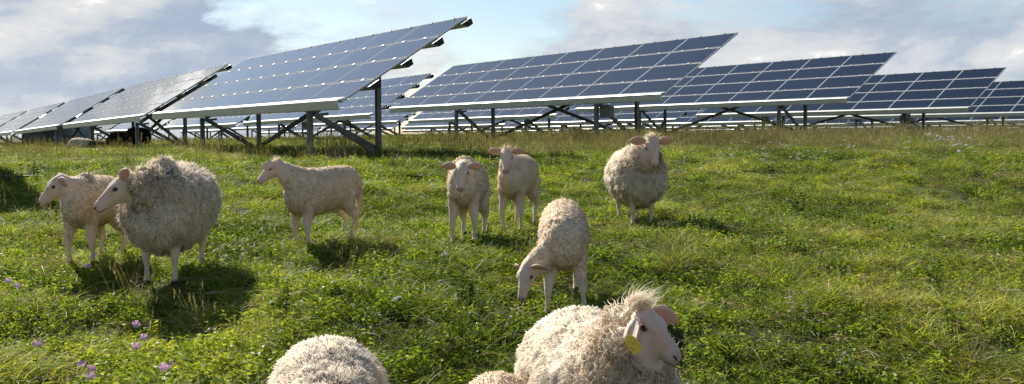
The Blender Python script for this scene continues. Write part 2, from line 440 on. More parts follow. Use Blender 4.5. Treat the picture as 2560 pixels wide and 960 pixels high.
def scatter():
    P, I, SC, RO = [], [], [], []
    bands = [(2.4, 5, 330), (5, 8, 260), (8, 12, 150), (12, 18, 80), (18, 28, 40), (28, 45, 20), (45, 75, 6)]
    for d0, d1, dens in bands:
        w = .66*d1+1.2; n = int((d1-d0)*2*w*dens)
        xs = nr.uniform(-w, w, n); ys = nr.uniform(d0, d1, n)
        for x, y in zip(xs, ys):
            if abs(x) > .62*y+1.0: continue
            big = noise.noise((x*.45, y*.4, 2.)); med = noise.noise((x*1.9, y*1.9, 7.))
            u = rnd.random()
            farf = min(1, max(0, (y-13)/12))
            rightdry = .18*max(0, min(1, (x+1)/6))
            if y > 15.5:
                band = max(0., 1-abs(y-23-(x*.5))/14)
                pst = (.14+.35*farf)*(.35+.65*min(1, max(0, (x+5)/5)))
                if med > .25: pst += .1
            else: pst = .004
            sc = nr.uniform(.7, 1.25)
            if u < pst: kd = 'stalk'; sc = nr.uniform(.55, 1.0)
            elif u < pst + .09 + rightdry + max(0, big)*.10: kd = 'flat'
            elif med + .5*big > .22: kd = 'lush'; sc = nr.uniform(.6, 1.15)*(1+1.0*max(0, med-.2))
            elif med - big*.6 < -.16: kd = rnd.choice(('herb', 'moss', 'moss', 'grass'))
            else: kd = rnd.choice(('grass', 'grass', 'lush', 'grass', 'moss', 'herb'))
            if med+.5*big < -.25 and rnd.random() < .75: continue
            if kd == 'stalk': sc *= .85*max(.45, 1+.9*noise.noise((x*.8, y*.5, 3.3)))
            if y < 12: sc *= .85
            if y > 20 and kd != 'stalk': sc *= 1.4
            if y > 40: sc *= 1.3 if kd != 'stalk' else 1.0
            P.append((x, y, ground(x, y)-.005)); I.append(rnd.choice(idx[kd])); SC.append(sc); RO.append(nr.uniform(0, 6.28))
    return P, I, SC, RO
P, I, SC, RO = scatter()
for px, py, n_ in ((1700, 640, 5), (1745, 625, 4), (1660, 650, 4), (880, 640, 3), (940, 620, 3), (760, 405, 4), (900, 405, 4), (1050, 420, 5), (330, 700, 3), (480, 780, 3), (1340, 640, 3), (2190, 760, 3), (2060, 700, 3), (2440, 860, 4), (100, 600, 3), (1000, 395, 5), (1250, 800, 3), (1130, 850, 3)):
    for _ in range(n_):
        x, y = ray_hit(px+nr.uniform(-25, 25), py+nr.uniform(-8, 8), .12); P.append((x, y, ground(x, y))); I.append(rnd.choice(idx['stalk'])); SC.append(nr.uniform(.45, .75)); RO.append(nr.uniform(0, 6.28))
print('tuft instances', len(P))
me = bpy.data.meshes.new('grass'); me.vertices.add(len(P)); me.vertices.foreach_set('co', np.array(P, np.float32).ravel())
for nme, typ, arr in (('pick', 'INT', np.array(I, np.int32)), ('sc', 'FLOAT', np.array(SC, np.float32)), ('ro', 'FLOAT', np.array(RO, np.float32))):
    a = me.attributes.new(nme, typ, 'POINT'); a.data.foreach_set('value', arr)
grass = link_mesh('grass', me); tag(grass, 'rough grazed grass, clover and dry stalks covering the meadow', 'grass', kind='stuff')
ng = bpy.data.node_groups.new('grass_scatter', 'GeometryNodeTree')
ng.interface.new_socket('Geometry', in_out='INPUT', socket_type='NodeSocketGeometry'); ng.interface.new_socket('Geometry', in_out='OUTPUT', socket_type='NodeSocketGeometry')
gi = ng.nodes.new('NodeGroupInput'); go = ng.nodes.new('NodeGroupOutput')
m2p = ng.nodes.new('GeometryNodeMeshToPoints'); iop = ng.nodes.new('GeometryNodeInstanceOnPoints'); ci = ng.nodes.new('GeometryNodeCollectionInfo')
ci.inputs['Collection'].default_value = tuft_col; ci.inputs['Separate Children'].default_value = True; ci.inputs['Reset Children'].default_value = True
def named(nm, typ):
    q = ng.nodes.new('GeometryNodeInputNamedAttribute'); q.data_type = typ; q.inputs['Name'].default_value = nm; return q.outputs['Attribute']
cx = ng.nodes.new('ShaderNodeCombineXYZ'); ng.links.new(named('ro', 'FLOAT'), cx.inputs['Z'])
ng.links.new(gi.outputs[0], m2p.inputs['Mesh']); ng.links.new(m2p.outputs[0], iop.inputs['Points']); ng.links.new(ci.outputs[0], iop.inputs['Instance'])
iop.inputs['Pick Instance'].default_value = True; ng.links.new(named('pick', 'INT'), iop.inputs['Instance Index'])
ng.links.new(cx.outputs[0], iop.inputs['Rotation']); ng.links.new(named('sc', 'FLOAT'), iop.inputs['Scale'])
ng.links.new(iop.outputs[0], go.inputs[0])
md = grass.modifiers.new('scatter', 'NODES'); md.node_group = ng

# ------------------------------------------------------------------ sheep
def wool_mat(name, base, tip, skin=(.62, .50, .43), lock=False, nose=(.60, .42, .40)):
    b = NB(name); p = b.node('ShaderNodeBsdfPrincipled'); tc = b.node('ShaderNodeTexCoord')
    n1 = b.noise(5, 4, .6, tc.outputs['Object']); n2 = b.noise(60, 3, .6, tc.outputs['Object']); n5 = b.noise(17, 4, .6, tc.outputs['Object'])
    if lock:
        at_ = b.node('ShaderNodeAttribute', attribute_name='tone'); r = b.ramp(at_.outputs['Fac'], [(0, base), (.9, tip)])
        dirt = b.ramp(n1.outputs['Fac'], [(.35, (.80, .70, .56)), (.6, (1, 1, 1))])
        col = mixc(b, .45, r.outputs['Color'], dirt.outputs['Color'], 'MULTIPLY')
        t = b.node('ShaderNodeBsdfTranslucent'); b.L(col, t.inputs['Color'])
        b.L(col, p.inputs['Base Color']); p.inputs['Roughness'].default_value = .9; p.inputs['Specular IOR Level'].default_value = .15
        mx = b.node('ShaderNodeMixShader'); mx.inputs[0].default_value = .42; b.L(p.outputs[0], mx.inputs[1]); b.L(t.outputs[0], mx.inputs[2]); b.L(mx.outputs[0], b.out.inputs[0])
        return b.m
    sk = b.node('ShaderNodeAttribute', attribute_name='skin'); pk = b.node('ShaderNodeAttribute', attribute_name='pink'); hf = b.node('ShaderNodeAttribute', attribute_name='hoof')
    w = b.ramp(n1.outputs['Fac'], [(.3, base), (.65, tip)])
    mot = b.ramp(n5.outputs['Fac'], [(.4, skin), (.62, tuple(c*f for c, f in zip(skin, (1.02, .84, .80))))])
    s2 = mixc(b, pk.outputs['Fac'], mot.outputs['Color'], tuple(c*f for c, f in zip(skin, nose)))
    col = mixc(b, sk.outputs['Fac'], w.outputs['Color'], s2); col = mixc(b, hf.outputs['Fac'], col, (.035, .028, .022))
    b.L(col, p.inputs['Base Color']); p.inputs['Roughness'].default_value = .8; p.inputs['Specular IOR Level'].default_value = .2
    p.inputs['Sheen Weight'].default_value = .15
    bp = b.node('ShaderNodeBump'); bp.inputs['Strength'].default_value = .7; bp.inputs['Distance'].default_value = .010
    b.L(n2.outputs['Fac'], bp.inputs['Height']); b.L(bp.outputs[0], p.inputs['Normal'])
    b.L(p.outputs[0], b.out.inputs[0]); return b.m
def ear_mat():
    b = NB('ear_skin'); p = b.node('ShaderNodeBsdfPrincipled'); p.inputs['Base Color'].default_value = (.62, .46, .40, 1); p.inputs['Roughness'].default_value = .6
    tc = b.node('ShaderNodeTexCoord'); n = b.noise(30, 3, .6, tc.outputs['Object']); at_ = b.node('ShaderNodeAttribute', attribute_name='inner')
    c = mixc(b, at_.outputs['Fac'], (.70, .58, .46), (.42, .22, .15)); c = mixc(b, .2, c, (.66, .50, .42)); b.L(c, p.inputs['Base Color'])
    t = b.node('ShaderNodeBsdfTranslucent'); t.inputs['Color'].default_value = (.56, .38, .28, 1)
    mx = b.node('ShaderNodeMixShader'); mx.inputs[0].default_value = .2; b.L(p.outputs[0], mx.inputs[1]); b.L(t.outputs[0], mx.inputs[2]); b.L(mx.outputs[0], b.out.inputs[0]); return b.m
M['wool'] = wool_mat('wool_under', (.56, .45, .31), (.74, .63, .49), skin=(.66, .54, .44))
M['lock'] = wool_mat('wool_lock', (.58, .46, .32), (.90, .83, .71), lock=True)
M['finelock'] = wool_mat('fine_wool_lock', (.76, .66, .52), (.90, .83, .71), lock=True)
M['lamb'] = wool_mat('lamb_under', (.60, .47, .33), (.74, .61, .45), skin=(.68, .57, .46))
M['lamblock'] = wool_mat('lamb_lock', (.44, .32, .20), (.82, .69, .53), lock=True)
M['dark'] = wool_mat('dark_under', (.022, .015, .012), (.04, .028, .022), (.02, .015, .012))
M['darklock'] = wool_mat('dark_lock', (.02, .014, .011), (.05, .035, .026), lock=True)
M['ear'] = ear_mat()
def eye_mat():
    b = NB('eye'); p = b.node('ShaderNodeBsdfPrincipled'); p.inputs['Base Color'].default_value = (.018, .012, .006, 1); p.inputs['Roughness'].default_value = .12; b.L(p.outputs[0], b.out.inputs[0])
    return b.m
M['eye'] = eye_mat(); M['lid'] = simple('eyelid_skin', (.30, .21, .18), .7, 0, .2, 40)
M['nostril'] = simple('nostril_dark', (.07, .035, .03), .6, 0, .2, 40)
M['tag'] = simple('ear_tag_yellow', (.80, .55, .04), .5, 0, .05, 20)
M['ink'] = simple('tag_print', (.22, .15, .02), .7, 0, .1, 20)

def catmull(pts, n):
    out = []
    P_ = [Vector(p) for p in pts]; P_ = [P_[0]*2-P_[1]] + P_ + [P_[-1]*2-P_[-2]]
    for i in range(1, len(P_)-2):
        a, b, c, d = P_[i-1:i+3]
        for k in range(n):
            t = k/n; out.append(.5*((2*b)+(c-a)*t+(2*a-5*b+4*c-d)*t*t+(3*b-a-3*c+d)*t**3))
    out.append(P_[-2]); return out
HEAD = [(-.075, 0, .020, .02), (-.06, -.002, .05, .06), (-.02, -.003, .059, .076), (.02, -.004, .062, .080), (.05, -.001, .061, .076), (.08, -.002, .053, .067),
        (.11, -.006, .042, .056), (.14, -.010, .035, .048), (.17, -.014, .032, .043), (.195, -.019, .034, .039), (.215, -.024, .031, .033), (.230, -.028, .020, .021)]
def sheep(name, label, px, d, face, s, fluff, head, hyaw, hpitch, group, legs=None, lean=0, voxel=.011, nlock=9000, llen=(.03, .05), lw=.009,
          mats=('wool', 'lock'), belly=1.0, hs=1.0, ears=((60, 8), (60, 8)), collar=0, eartag=False, droop=.35, hroll=0, topknot=0, parts=True, trunk_extra=None, noisy=.014, sink=0, droop_neck=0.0, stand=.55, clump=.6, earup=0, earsc=1.0):
    """face: heading in degrees, 0 = towards the camera, + = to the right of the picture. head: head-base position in body frame (x fwd, y left, z up), metres at size 1."""
    x0, y0 = at(px, d), d
    th = R(face) - math.pi/2            # local +X -> world heading
    gz = ground(x0, y0); root = empty(name, (x0, y0, gz), th)
    tag(root, label, 'sheep', group)
    MW = Matrix.Translation((x0, y0, gz)) @ Matrix.Rotation(th, 4, 'Z')
    def gl(lx, ly):
        w = MW @ Vector((lx, ly, 0)); return ground(w.x, w.y) - gz - sink
    fz_ = (gl(.28*s, 0)); rz_ = gl(-.3*s, 0)
    def zoff(x): return rz_ + (fz_-rz_)*(x/s+.3)/.58 if s else 0
    bm = bmesh.new(); fl = fluff
    tr = [(-.47, .545, .05, .06), (-.435, .54, .13, .14), (-.33, .545, .185, .195), (-.18, .535, .205, .22), (0, .525, .215, .235), (.15, .52, .205, .235), (.28, .525, .175, .215), (.37, .54, .135, .165), (.42, .55, .06, .08)]
    pts = []; rad = []
    for (x, z, ry, rz) in tr:
        e = fl*(1 if abs(x) < .4 else .6)
        pts.append((x*s*(1+fl*.5), 0, z*s + (.018*s if belly < .9 else 0) - e*.25*s + zoff(x*s))); rad.append(((ry*belly+e)*s, (rz*(.9 if belly < .9 else 1)+e*.85)*s))
    loft(bm, catmull([p for p in pts], 3), [tuple(np.array(rad[i//3])*(1-(i%3)/3)+np.array(rad[min(i//3+1, len(rad)-1)])*((i%3)/3)) for i in range((len(pts)-1)*3+1)], 20)
    # neck
    hb = Vector(head)*s; hb.z += zoff(hb.x)
    A_ = R(hyaw); Pt = R(hpitch)
    fwd = Vector((math.cos(A_)*math.cos(Pt), math.sin(A_)*math.cos(Pt), math.sin(Pt)))
    side = Vector((-math.sin(A_), math.cos(A_), 0)); upv = fwd.cross(side)
    if hroll: q = Quaternion(fwd, R(hroll)); side = q @ side; upv = q @ upv
    HS = s*hs
    nb = Vector((.18*s, 0, .60*s + zoff(.18*s))); mid = (nb*.45+hb*.55) + Vector((.05*s, 0, .0)) - fwd*.02*s + Vector((0, 0, -droop_neck*s))
    hbk = hb - fwd*.02*HS - upv*.01*HS
    nf = fl*(1.25 if collar else .9)
    npts = catmull([nb, nb*.6+mid*.4+Vector((0, 0, -.01)), mid, hbk], 5)
    K = len(npts); nr_ = [((.175+nf)*s*(1-t)+(.066+nf*.32)*s*t*1.0) for t in np.linspace(0, 1, K)]
    loft(bm, npts, [(r*.88, r*1.08) for r in nr_], 16)
    # head
    hp = [hb + fwd*(t*HS) + upv*(o*HS) for t, o, a, b_ in HEAD]
    loft(bm, hp, [(a*HS, b_*HS) for t, o, a, b_ in HEAD], 16, axes=(side, upv))
    # jaw and brow masses
    loft(bm, [hb + fwd*(t*HS) - upv*(o*HS) for t, o in ((-.01, .040), (.035, .047), (.10, .040), (.16, .041), (.205, .043))], [(.032*HS, .03*HS), (.045*HS, .038*HS), (.030*HS, .026*HS), (.022*HS, .019*HS), (.018*HS, .013*HS)], 12, axes=(side, upv))
    for sg in (-1, 1):
        loft(bm, [hb + fwd*(t*HS) + upv*(.036*HS) + side*(sg*.043*HS) for t in (.02, .045, .07, .10)], [.010*HS, .021*HS, .020*HS, .008*HS], 8, axes=(side, upv))
    # legs
    lg = legs or {}
    legskel = []; fy = .30+.70*belly
    for key, sgn in (('fl', 1), ('fr', -1), ('hl', 1), ('hr', -1)):
        ox, oy = lg.get(key, (0, 0))[:2]
        lift = lg.get(key, (0, 0, 0))[2] if len(lg.get(key, (0, 0))) > 2 else 0
        if key[0] == 'f':
            hx, hy = (.265+ox)*s, (sgn*.095+oy)*s; g0 = gl(hx, hy)+lift
            zt = zoff(.25*s)
            P_ = [(.25*s, sgn*.10*s*fy, .46*s+zt), ((.255+ox*.3)*s, (sgn*.10*fy+oy*.35)*s, .36*s+zt), ((.272+ox*.6)*s, (sgn*.097+oy*.65)*s, .225*s+(zt+g0)/2), ((.266+ox*.85)*s, (sgn*.096+oy*.85)*s, .14*s+g0), (hx, hy, .065*s+g0), (hx+.018*s, hy, .025*s+g0), (hx+.024*s, hy, -.012+g0)]
            Rr = [.085*fy, .060*(.5+.5*fy), .033, .0185, .0215, .026, .030]
        else:
            hx, hy = (-.335+ox)*s, (sgn*.10+oy)*s; g0 = gl(hx, hy)+lift; zt = zoff(-.3*s)
            P_ = [(-.28*s, sgn*.10*s*fy, .50*s+zt), (-.25*s, sgn*.105*s*fy, .38*s+zt), ((-.335+ox*.4)*s, (sgn*.108+oy*.4)*s, .29*s+zt), ((-.385+ox*.65)*s, (sgn*.102+oy*.6)*s, .225*s+(zt+g0)/2), ((-.355+ox*.9)*s, (sgn*.10+oy*.85)*s, .13*s+g0), (hx, hy, .06*s+g0), (hx+.018*s, hy, .025*s+g0), (hx+.024*s, hy, -.012+g0)]
            Rr = [.12*fy, .09*fy, .050, .032, .019, .0215, .026, .030]
        cp = catmull(P_, 4); rr = np.interp(np.linspace(0, len(Rr)-1, len(cp)), range(len(Rr)), Rr)*s
        loft(bm, cp, [(r, r*1.05) for r in rr], 10); legskel.append(([Vector(p) for p in P_], g0))
    # tail
    loft(bm, [(-.44*s*(1+fl*.5), 0, .60*s+rz_), (-.50*s*(1+fl*.5), 0, .50*s+rz_), (-.49*s*(1+fl*.5), .01, .36*s+rz_), (-.475*s*(1+fl*.5), .01, .25*s+rz_)], [.035*s, .04*s, .033*s, .015*s], 8)
    if trunk_extra: trunk_extra(bm, s)
    bmesh.ops.recalc_face_normals(bm, faces=bm.faces)
    tmp = bpy.data.meshes.new('tmp'); bm.to_mesh(tmp); bm.free(); to = bpy.data.objects.new('tmp', tmp); COL.objects.link(to)
    m = to.modifiers.new('r', 'REMESH'); m.mode = 'VOXEL'; m.voxel_size = voxel; m.use_smooth_shade = True
    m = to.modifiers.new('s', 'SMOOTH'); m.factor = .5; m.iterations = 3
    dg = bpy.context.evaluated_depsgraph_get(); dg.update(); me = bpy.data.meshes.new_from_object(to.evaluated_get(dg)); bpy.data.objects.remove(to)
    me.name = 'body'; nv = len(me.vertices)
    co = np.empty(nv*3, np.float32); me.vertices.foreach_get('co', co); co = co.reshape(-1, 3)
    no = np.empty(nv*3, np.float32); me.vertices.foreach_get('normal', no); no = no.reshape(-1, 3)
    # masks
    rel = co - np.array(hb); tf = rel @ np.array(fwd); ts = rel @ np.array(side); tu = rel @ np.array(upv)
    rad_h = np.sqrt(ts**2+tu**2)
    woolline = .005*HS if collar else .0
    headm = ((tf > -.06*HS+woolline) & (rad_h < .12*HS) & (tf < .32*HS)).astype(np.float32)
    headm *= np.clip((tf - (-.03*HS+woolline) - .35*np.maximum(0, tu-.045*HS) + .0)/(.03*HS), 0, 1)
    zl = co[:, 2] - np.interp(co[:, 0], [-.35*s, .28*s], [rz_, fz_])
    legm = np.clip((.34*s - zl)/(.05*s), 0, 1) if fluff > .03 else np.clip((.38*s - zl)/(.08*s), 0, 1)
    # belly wool is not leg: need distance to leg axis
    legd = np.full(nv, 9.0)
    for P_, g0 in legskel:
        for a_, b_ in zip(P_[1:], P_[2:]):
            a = np.array(a_); ab = np.array(b_)-a; t = np.clip(((co-a)@ab)/(ab@ab), 0, 1); legd = np.minimum(legd, np.linalg.norm(co-(a+t[:, None]*ab), axis=1))
    legm = legm*(legd < .06*s)
    skin = np.clip(np.maximum(headm, legm*.62), 0, 1)
    pink = headm*np.clip((tf-.195*HS)/(.03*HS), 0, 1)*.6 + headm*.12
    hoof = np.clip((.035*s - (zl))/.01, 0, 1)*(legd < .07*s)*0
    for P_, g0 in legskel:
        dd = np.linalg.norm(co[:, :2]-np.array(P_[-1])[:2], axis=1); hoof = np.maximum(hoof, ((dd < .06*s) & (co[:, 2] < g0+.042*s)).astype(float))
    for nm_, arr in (('skin', skin), ('pink', pink), ('hoof', hoof)):
        a = me.attributes.new(nm_, 'FLOAT', 'POINT'); a.data.foreach_set('value', arr.astype(np.float32))
    # wool relief
    wm = 1-np.maximum(skin, legm)
    sd = rnd.random()*50
    nn = np.array([noise.noise((c[0]*9+sd, c[1]*9, c[2]*7))*.7+noise.noise((c[0]*26+sd, c[1]*26, c[2]*18))*.5 if w > .1 else 0 for c, w in zip(co, wm)])
    if not collar and fluff < .03:
        nn = np.array([noise.noise((c[0]*55+sd, c[1]*45, c[2]*14))*(.5+.5*min(1, max(0, (c[0]/s+.05)*4))) if w > .1 else 0 for c, w in zip(co, wm)])*1.5
    if collar: nn = nn*(1+1.6*np.exp(-np.maximum(0, np.linalg.norm(rel, axis=1)-.1*s)/(.12*s)))
    co2 = co + no*(nn*noisy*wm)[:, None]
    me.vertices.foreach_set('co', co2.astype(np.float32).ravel()); me.update()
    for m_ in list(me.materials): pass
    me.materials.clear(); body = link_mesh('body', me, root, [M[mats[0]]])
    for p in me.polygons: p.use_smooth = True
    # fleece locks
    npol = len(me.polygons); ctr = np.empty(npol*3, np.float32); me.polygons.foreach_get('center', ctr); ctr = ctr.reshape(-1, 3)
    nrm = np.empty(npol*3, np.float32); me.polygons.foreach_get('normal', nrm); nrm = nrm.reshape(-1, 3); ar = np.empty(npol, np.float32); me.polygons.foreach_get('area', ar)
    fv = np.array([p.vertices[0] for p in me.polygons]); w = ar*(1-np.maximum(skin, legm)[fv])
    pick = nr.choice(npol, nlock, p=w/w.sum()); base = ctr[pick] + nr.normal(0, voxel*.4, (nlock, 3)); n = nrm[pick]
    # clumps: neighbouring locks share a direction
    cell = np.floor((base+nr.normal(0, .004, (nlock, 3)))/(.035 if fluff > .03 else .018)).astype(int)
    hsh = (cell[:, 0]*73856093) ^ (cell[:, 1]*19349663) ^ (cell[:, 2]*83492791)
    hr = np.stack([((hsh*k_) % 1009)/1009.-.5 for k_ in (7, 31, 113)], 1)
    t = base - np.array(hb); dist = np.linalg.norm(t, axis=1)
    cl = np.exp(-np.maximum(0, dist-.10*s)/(.11*s))*collar if collar else np.zeros(nlock)
    nearh = np.clip((dist-.09*HS)/(.07*HS), .25, 1)
    L_ = nr.uniform(llen[0], llen[1], nlock)*(1+cl*.5)*nearh
    down = np.zeros((nlock, 3)); down[:, 2] = -1; down[:, 0] = -.25; down -= n*np.sum(down*n, 1)[:, None]
    dirv = n*stand + down*droop + hr*(clump+cl[:, None]*1.3) + nr.normal(0, .16, (nlock, 3))
    dirv /= np.linalg.norm(dirv, axis=1)[:, None]
    sd_ = np.cross(dirv, n + nr.normal(0, .12, (nlock, 3))); sd_ /= np.linalg.norm(sd_, axis=1)[:, None]+1e-6
    wdt = nr.uniform(.7, 1.3, nlock)*lw*(1+cl*.3); segs = 3; Vv = []; tones = []
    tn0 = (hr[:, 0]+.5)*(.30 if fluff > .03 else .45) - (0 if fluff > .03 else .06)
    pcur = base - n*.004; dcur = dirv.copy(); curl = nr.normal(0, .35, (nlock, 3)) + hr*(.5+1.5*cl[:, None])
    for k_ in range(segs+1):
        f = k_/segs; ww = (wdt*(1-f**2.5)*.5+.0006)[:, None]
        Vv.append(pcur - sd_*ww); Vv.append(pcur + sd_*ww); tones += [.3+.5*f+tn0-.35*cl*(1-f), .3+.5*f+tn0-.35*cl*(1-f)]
        dcur = dcur + curl*.4 + down*droop*.4 - n*.12; dcur /= np.linalg.norm(dcur, axis=1)[:, None]
        pcur = pcur + dcur*(L_/segs)[:, None]
    Vv = np.stack(Vv, 1); tones = np.stack(tones, 1); q = 2*(segs+1)
    bi = np.arange(nlock)[:, None]*q
    Fs = np.concatenate([bi+np.array([2*k_, 2*k_+1, 2*k_+3, 2*k_+2]) for k_ in range(segs)], 0)
    fm = np_mesh('fleece', Vv.reshape(-1, 3), Fs, tones.ravel())
    for p in fm.polygons: p.use_smooth = True
    nv_per = q
    w = w*(np.linalg.norm(ctr-np.array(hb), axis=1) > .085*HS)
    if collar:      # heavy curled locks of the collar
        wc = w*np.exp(-np.maximum(0, np.linalg.norm(ctr-np.array(hb), axis=1)-.11*s)/(.07*s))*(nrm[:, 2] < .75)
        NC = 3600; pk2 = nr.choice(npol, NC, p=wc/wc.sum()); V, Fc, T, CN = [], [], [], []
        for i2 in pk2:
            nn2 = Vector(nrm[i2]); tg = nn2.cross(Vector(nr.normal(0, 1, 3))).normalized(); o2 = Vector(ctr[i2]) + nn2*nr.uniform(.006, .030)
            sd2 = tg.cross(nn2).normalized(); dn = Vector((0, 0, -1)); dn -= nn2*dn.dot(nn2)
            k0 = len(V); ribbon(V, Fc, T, o2, tg*.7 + dn*.8 + nn2*.3, nr.uniform(.025, .045), nr.uniform(.005, .008)*(1 if lw > .004 else .65), tuple(sd2*nr.uniform(-2.2, 2.2) - nn2*1.1), nr.uniform(-.15, .75), 5, side=sd2)
            jn = nn2 + Vector(nr.normal(0, .35, 3)); jn.normalize(); CN += [tuple(jn)]*(len(V)-k0)
        cm = np_mesh('collar_curls', V, Fc, T)
        for p in cm.polygons: p.use_smooth = True
        cm.normals_split_custom_set_from_vertices(CN)
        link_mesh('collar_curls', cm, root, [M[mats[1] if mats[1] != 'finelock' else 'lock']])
    cn = np.repeat(n*.85 + dirv*.15 + hr*(.45 if lw > .0036 and fluff > .03 else (.7 if fluff < .03 else .22)), nv_per, axis=0); cn /= np.linalg.norm(cn, axis=1)[:, None]
    fm.normals_split_custom_set_from_vertices(cn.tolist())
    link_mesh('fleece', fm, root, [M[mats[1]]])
    # topknot tuft
    if topknot:
        V, Fc, T = [], [], []
        for _ in range(topknot):
            o = hb + fwd*nr.uniform(-.07, -.005)*HS + side*nr.normal(0, .03)*HS + upv*.05*HS
            dv = Vector((0, 0, 1))*1.0 + upv*.4 + fwd*nr.uniform(-.3, .3) + side*nr.normal(0, .45) + Vector(nr.normal(0, .15, 3))
            ribbon(V, Fc, T, o, dv, (nr.uniform(.3, .9)+(.6 if nr.rand() < .12 else 0))*.062*HS*(1.0 if topknot < 300 else 1.45), (.006 if topknot < 300 else .0032)*HS, tuple(fwd*.7+side*nr.normal(0, .4)+Vector((0, 0, -.5))), nr.uniform(.4, .9), 4)
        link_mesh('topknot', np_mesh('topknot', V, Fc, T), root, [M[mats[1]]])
    if not parts: return root
    # ears
    for sg, er in zip((1, -1), ears):
        ey, ez = er[:2]
        bm = bmesh.new(); eb = hb + fwd*(.004*HS) + side*(sg*.055*HS) + upv*(.042*HS)
        e1 = (side*sg*math.cos(R(ez))*math.sin(R(ey)) + fwd*-1*math.cos(R(ey))*.6 - upv*math.sin(R(ez))).normalized()
        if ey > 90: e1 = (fwd*.95 + side*(sg*.40) + Vector((0, 0, .42))).normalized()
        if len(er) == 3: e1 = (side*(sg*er[0]) + fwd*er[1] + Vector((0, 0, er[2]))).normalized()
        if len(er) == 3 and er[2] < -.5: eb = eb + fwd*(.022*HS) + side*(sg*.012*HS)
        wz = ((Vector((0, 0, 1)) + upv*.35) if not earup else (upv + Vector((0, 0, .1)))) + fwd*(3*max(0, abs(e1.z)-.3)); wv = (wz - e1*wz.dot(e1)).normalized(); nv_ = e1.cross(wv)*sg
        Lr = .140*HS*earsc; rows_ = []; prof = [(0, .017), (.12, .025), (.3, .036), (.5, .039), (.7, .034), (.88, .021), (1, .004)]
        for side_ in (0, 1):
            for f, wd in prof:
                row = []
                for q in range(5):
                    v = (q/4-.5)*2; cup = (v*v)*wd*.38*HS*(1-.3*f)
                    p = eb + e1*(f*Lr) + wv*(v*wd*HS*earsc) + nv_*(-cup + .012*HS*0) - upv*(f*f*.012*HS) + nv_*(side_*-.004)
                    row.append(bm.verts.new(p))
                rows_.append(row)
        n_ = len(prof)
        for side_ in (0, 1):
            for a, b2 in zip(rows_[side_*n_:side_*n_+n_-1], rows_[side_*n_+1:side_*n_+n_]):
                for q in range(4):
                    fcs = (a[q], a[q+1], b2[q+1], b2[q]); bm.faces.new(fcs if side_ == 0 else fcs[::-1])
        for i in range(n_-1):
            for q in (0, 4): bm.faces.new((rows_[i][q], rows_[i+1][q], rows_[n_+i+1][q], rows_[n_+i][q]))
        bm.faces.new([rows_[n_-1][q] for q in range(5)] + [rows_[-1][q] for q in range(4, -1, -1)])
        bmesh.ops.recalc_face_normals(bm, faces=bm.faces)
        bm.verts.index_update(); idxs = [v.index for rw in rows_[:n_] for v in rw]
        eo = from_bm('ear', bm, M['ear'] if mats[0] != 'dark' else M['dark'], root, True)
        a = eo.data.attributes.new('inner', 'FLOAT', 'POINT'); vals = np.zeros(len(eo.data.vertices), np.float32); a.data.foreach_set('value', vals)
        for rw in range(n_):
            for q in (1, 2, 3): a.data[rw*5+q].value = 1.0 if 0 < rw < n_-1 else .4
        if sg == -1: tag_at = eb + e1*(.52*Lr) + fwd*(.016*HS) - side*.034
        # eye
        ec = hb + fwd*(.062*HS) + side*(sg*.0575*HS) + upv*(.022*HS)
        bm = bmesh.new(); bmesh.ops.create_uvsphere(bm, u_segments=14, v_segments=10, radius=.0115*HS); bmesh.ops.translate(bm, verts=bm.verts, vec=ec); eye = from_bm('eye', bm, M['eye'], root, True)
        bm = bmesh.new(); 
        ring = []
        axl = (side*sg + fwd*.35 + upv*.1).normalized(); u1 = (fwd - axl*fwd.dot(axl)).normalized(); u2 = axl.cross(u1)
        for k_ in range(12):
            an = k_/12*2*math.pi; c0 = ec + axl*.003*HS + u1*(math.cos(an)*.0140*HS) + u2*(math.sin(an)*.0095*HS); c1 = c0 + u1*(math.cos(an)*.006*HS) + u2*(math.sin(an)*.006*HS) - axl*.008*HS
            c2 = c0 + axl*.004*HS + u1*(math.cos(an)*.003*HS) + u2*(math.sin(an)*.003*HS)
            ring.append((bm.verts.new(c0), bm.verts.new(c2), bm.verts.new(c1)))
        for k_ in range(12):
            a0, b0 = ring[k_], ring[(k_+1) % 12]
            bm.faces.new((a0[0], b0[0], b0[1], a0[1])); bm.faces.new((a0[1], b0[1], b0[2], a0[2]))
        from_bm('eyelid', bm, M['lid'], eye, True)
        # nostril
        bm = bmesh.new(); ncn = hb + fwd*(.219*HS) + side*(sg*.019*HS) - upv*(.014*HS)
        loft(bm, [ncn + side*sg*.010*HS - fwd*.006*HS + upv*.006*HS, ncn + fwd*.004*HS, ncn - side*sg*.006*HS + fwd*.008*HS - upv*.008*HS], [.003*HS, .0062*HS, .003*HS], 8)
        from_bm('nostril', bm, M['nostril'], root, True)
    # mouth line
    bm = bmesh.new(); mp = []
    for k_ in range(-6, 7):
        f = abs(k_)/6; mp.append(hb + fwd*((.226-.060*f**1.5)*HS) + side*(math.copysign(min(1, f*1.9)*.031, k_)*HS if k_ else 0) - upv*((.046+.007*f)*HS))
    loft(bm, mp, [.0017*HS]*len(mp), 6); from_bm('mouth', bm, M['nostril'], root, True)
    if eartag:
        tagc = tag_at
        nrm_ = (-side + fwd*.25 + upv*.25).normalized(); u1 = (fwd*.9 - upv*.25); u1 = (u1 - nrm_*u1.dot(nrm_)).normalized(); u2 = nrm_.cross(u1)
        bm = bmesh.new(); T_ = Matrix(((u1.x, u2.x, nrm_.x, tagc.x), (u1.y, u2.y, nrm_.y, tagc.y), (u1.z, u2.z, nrm_.z, tagc.z), (0, 0, 0, 1)))
        outl = [(-.014, -.006), (-.014, .006), (.0, .017), (.036, .017), (.036, -.017), (.0, -.017)]
        lo = [bm.verts.new(T_ @ Vector((a*1.2, b*1.1, 0))) for a, b in outl]; hi = [bm.verts.new(T_ @ Vector((a*1.2, b*1.1, .002))) for a, b in outl]
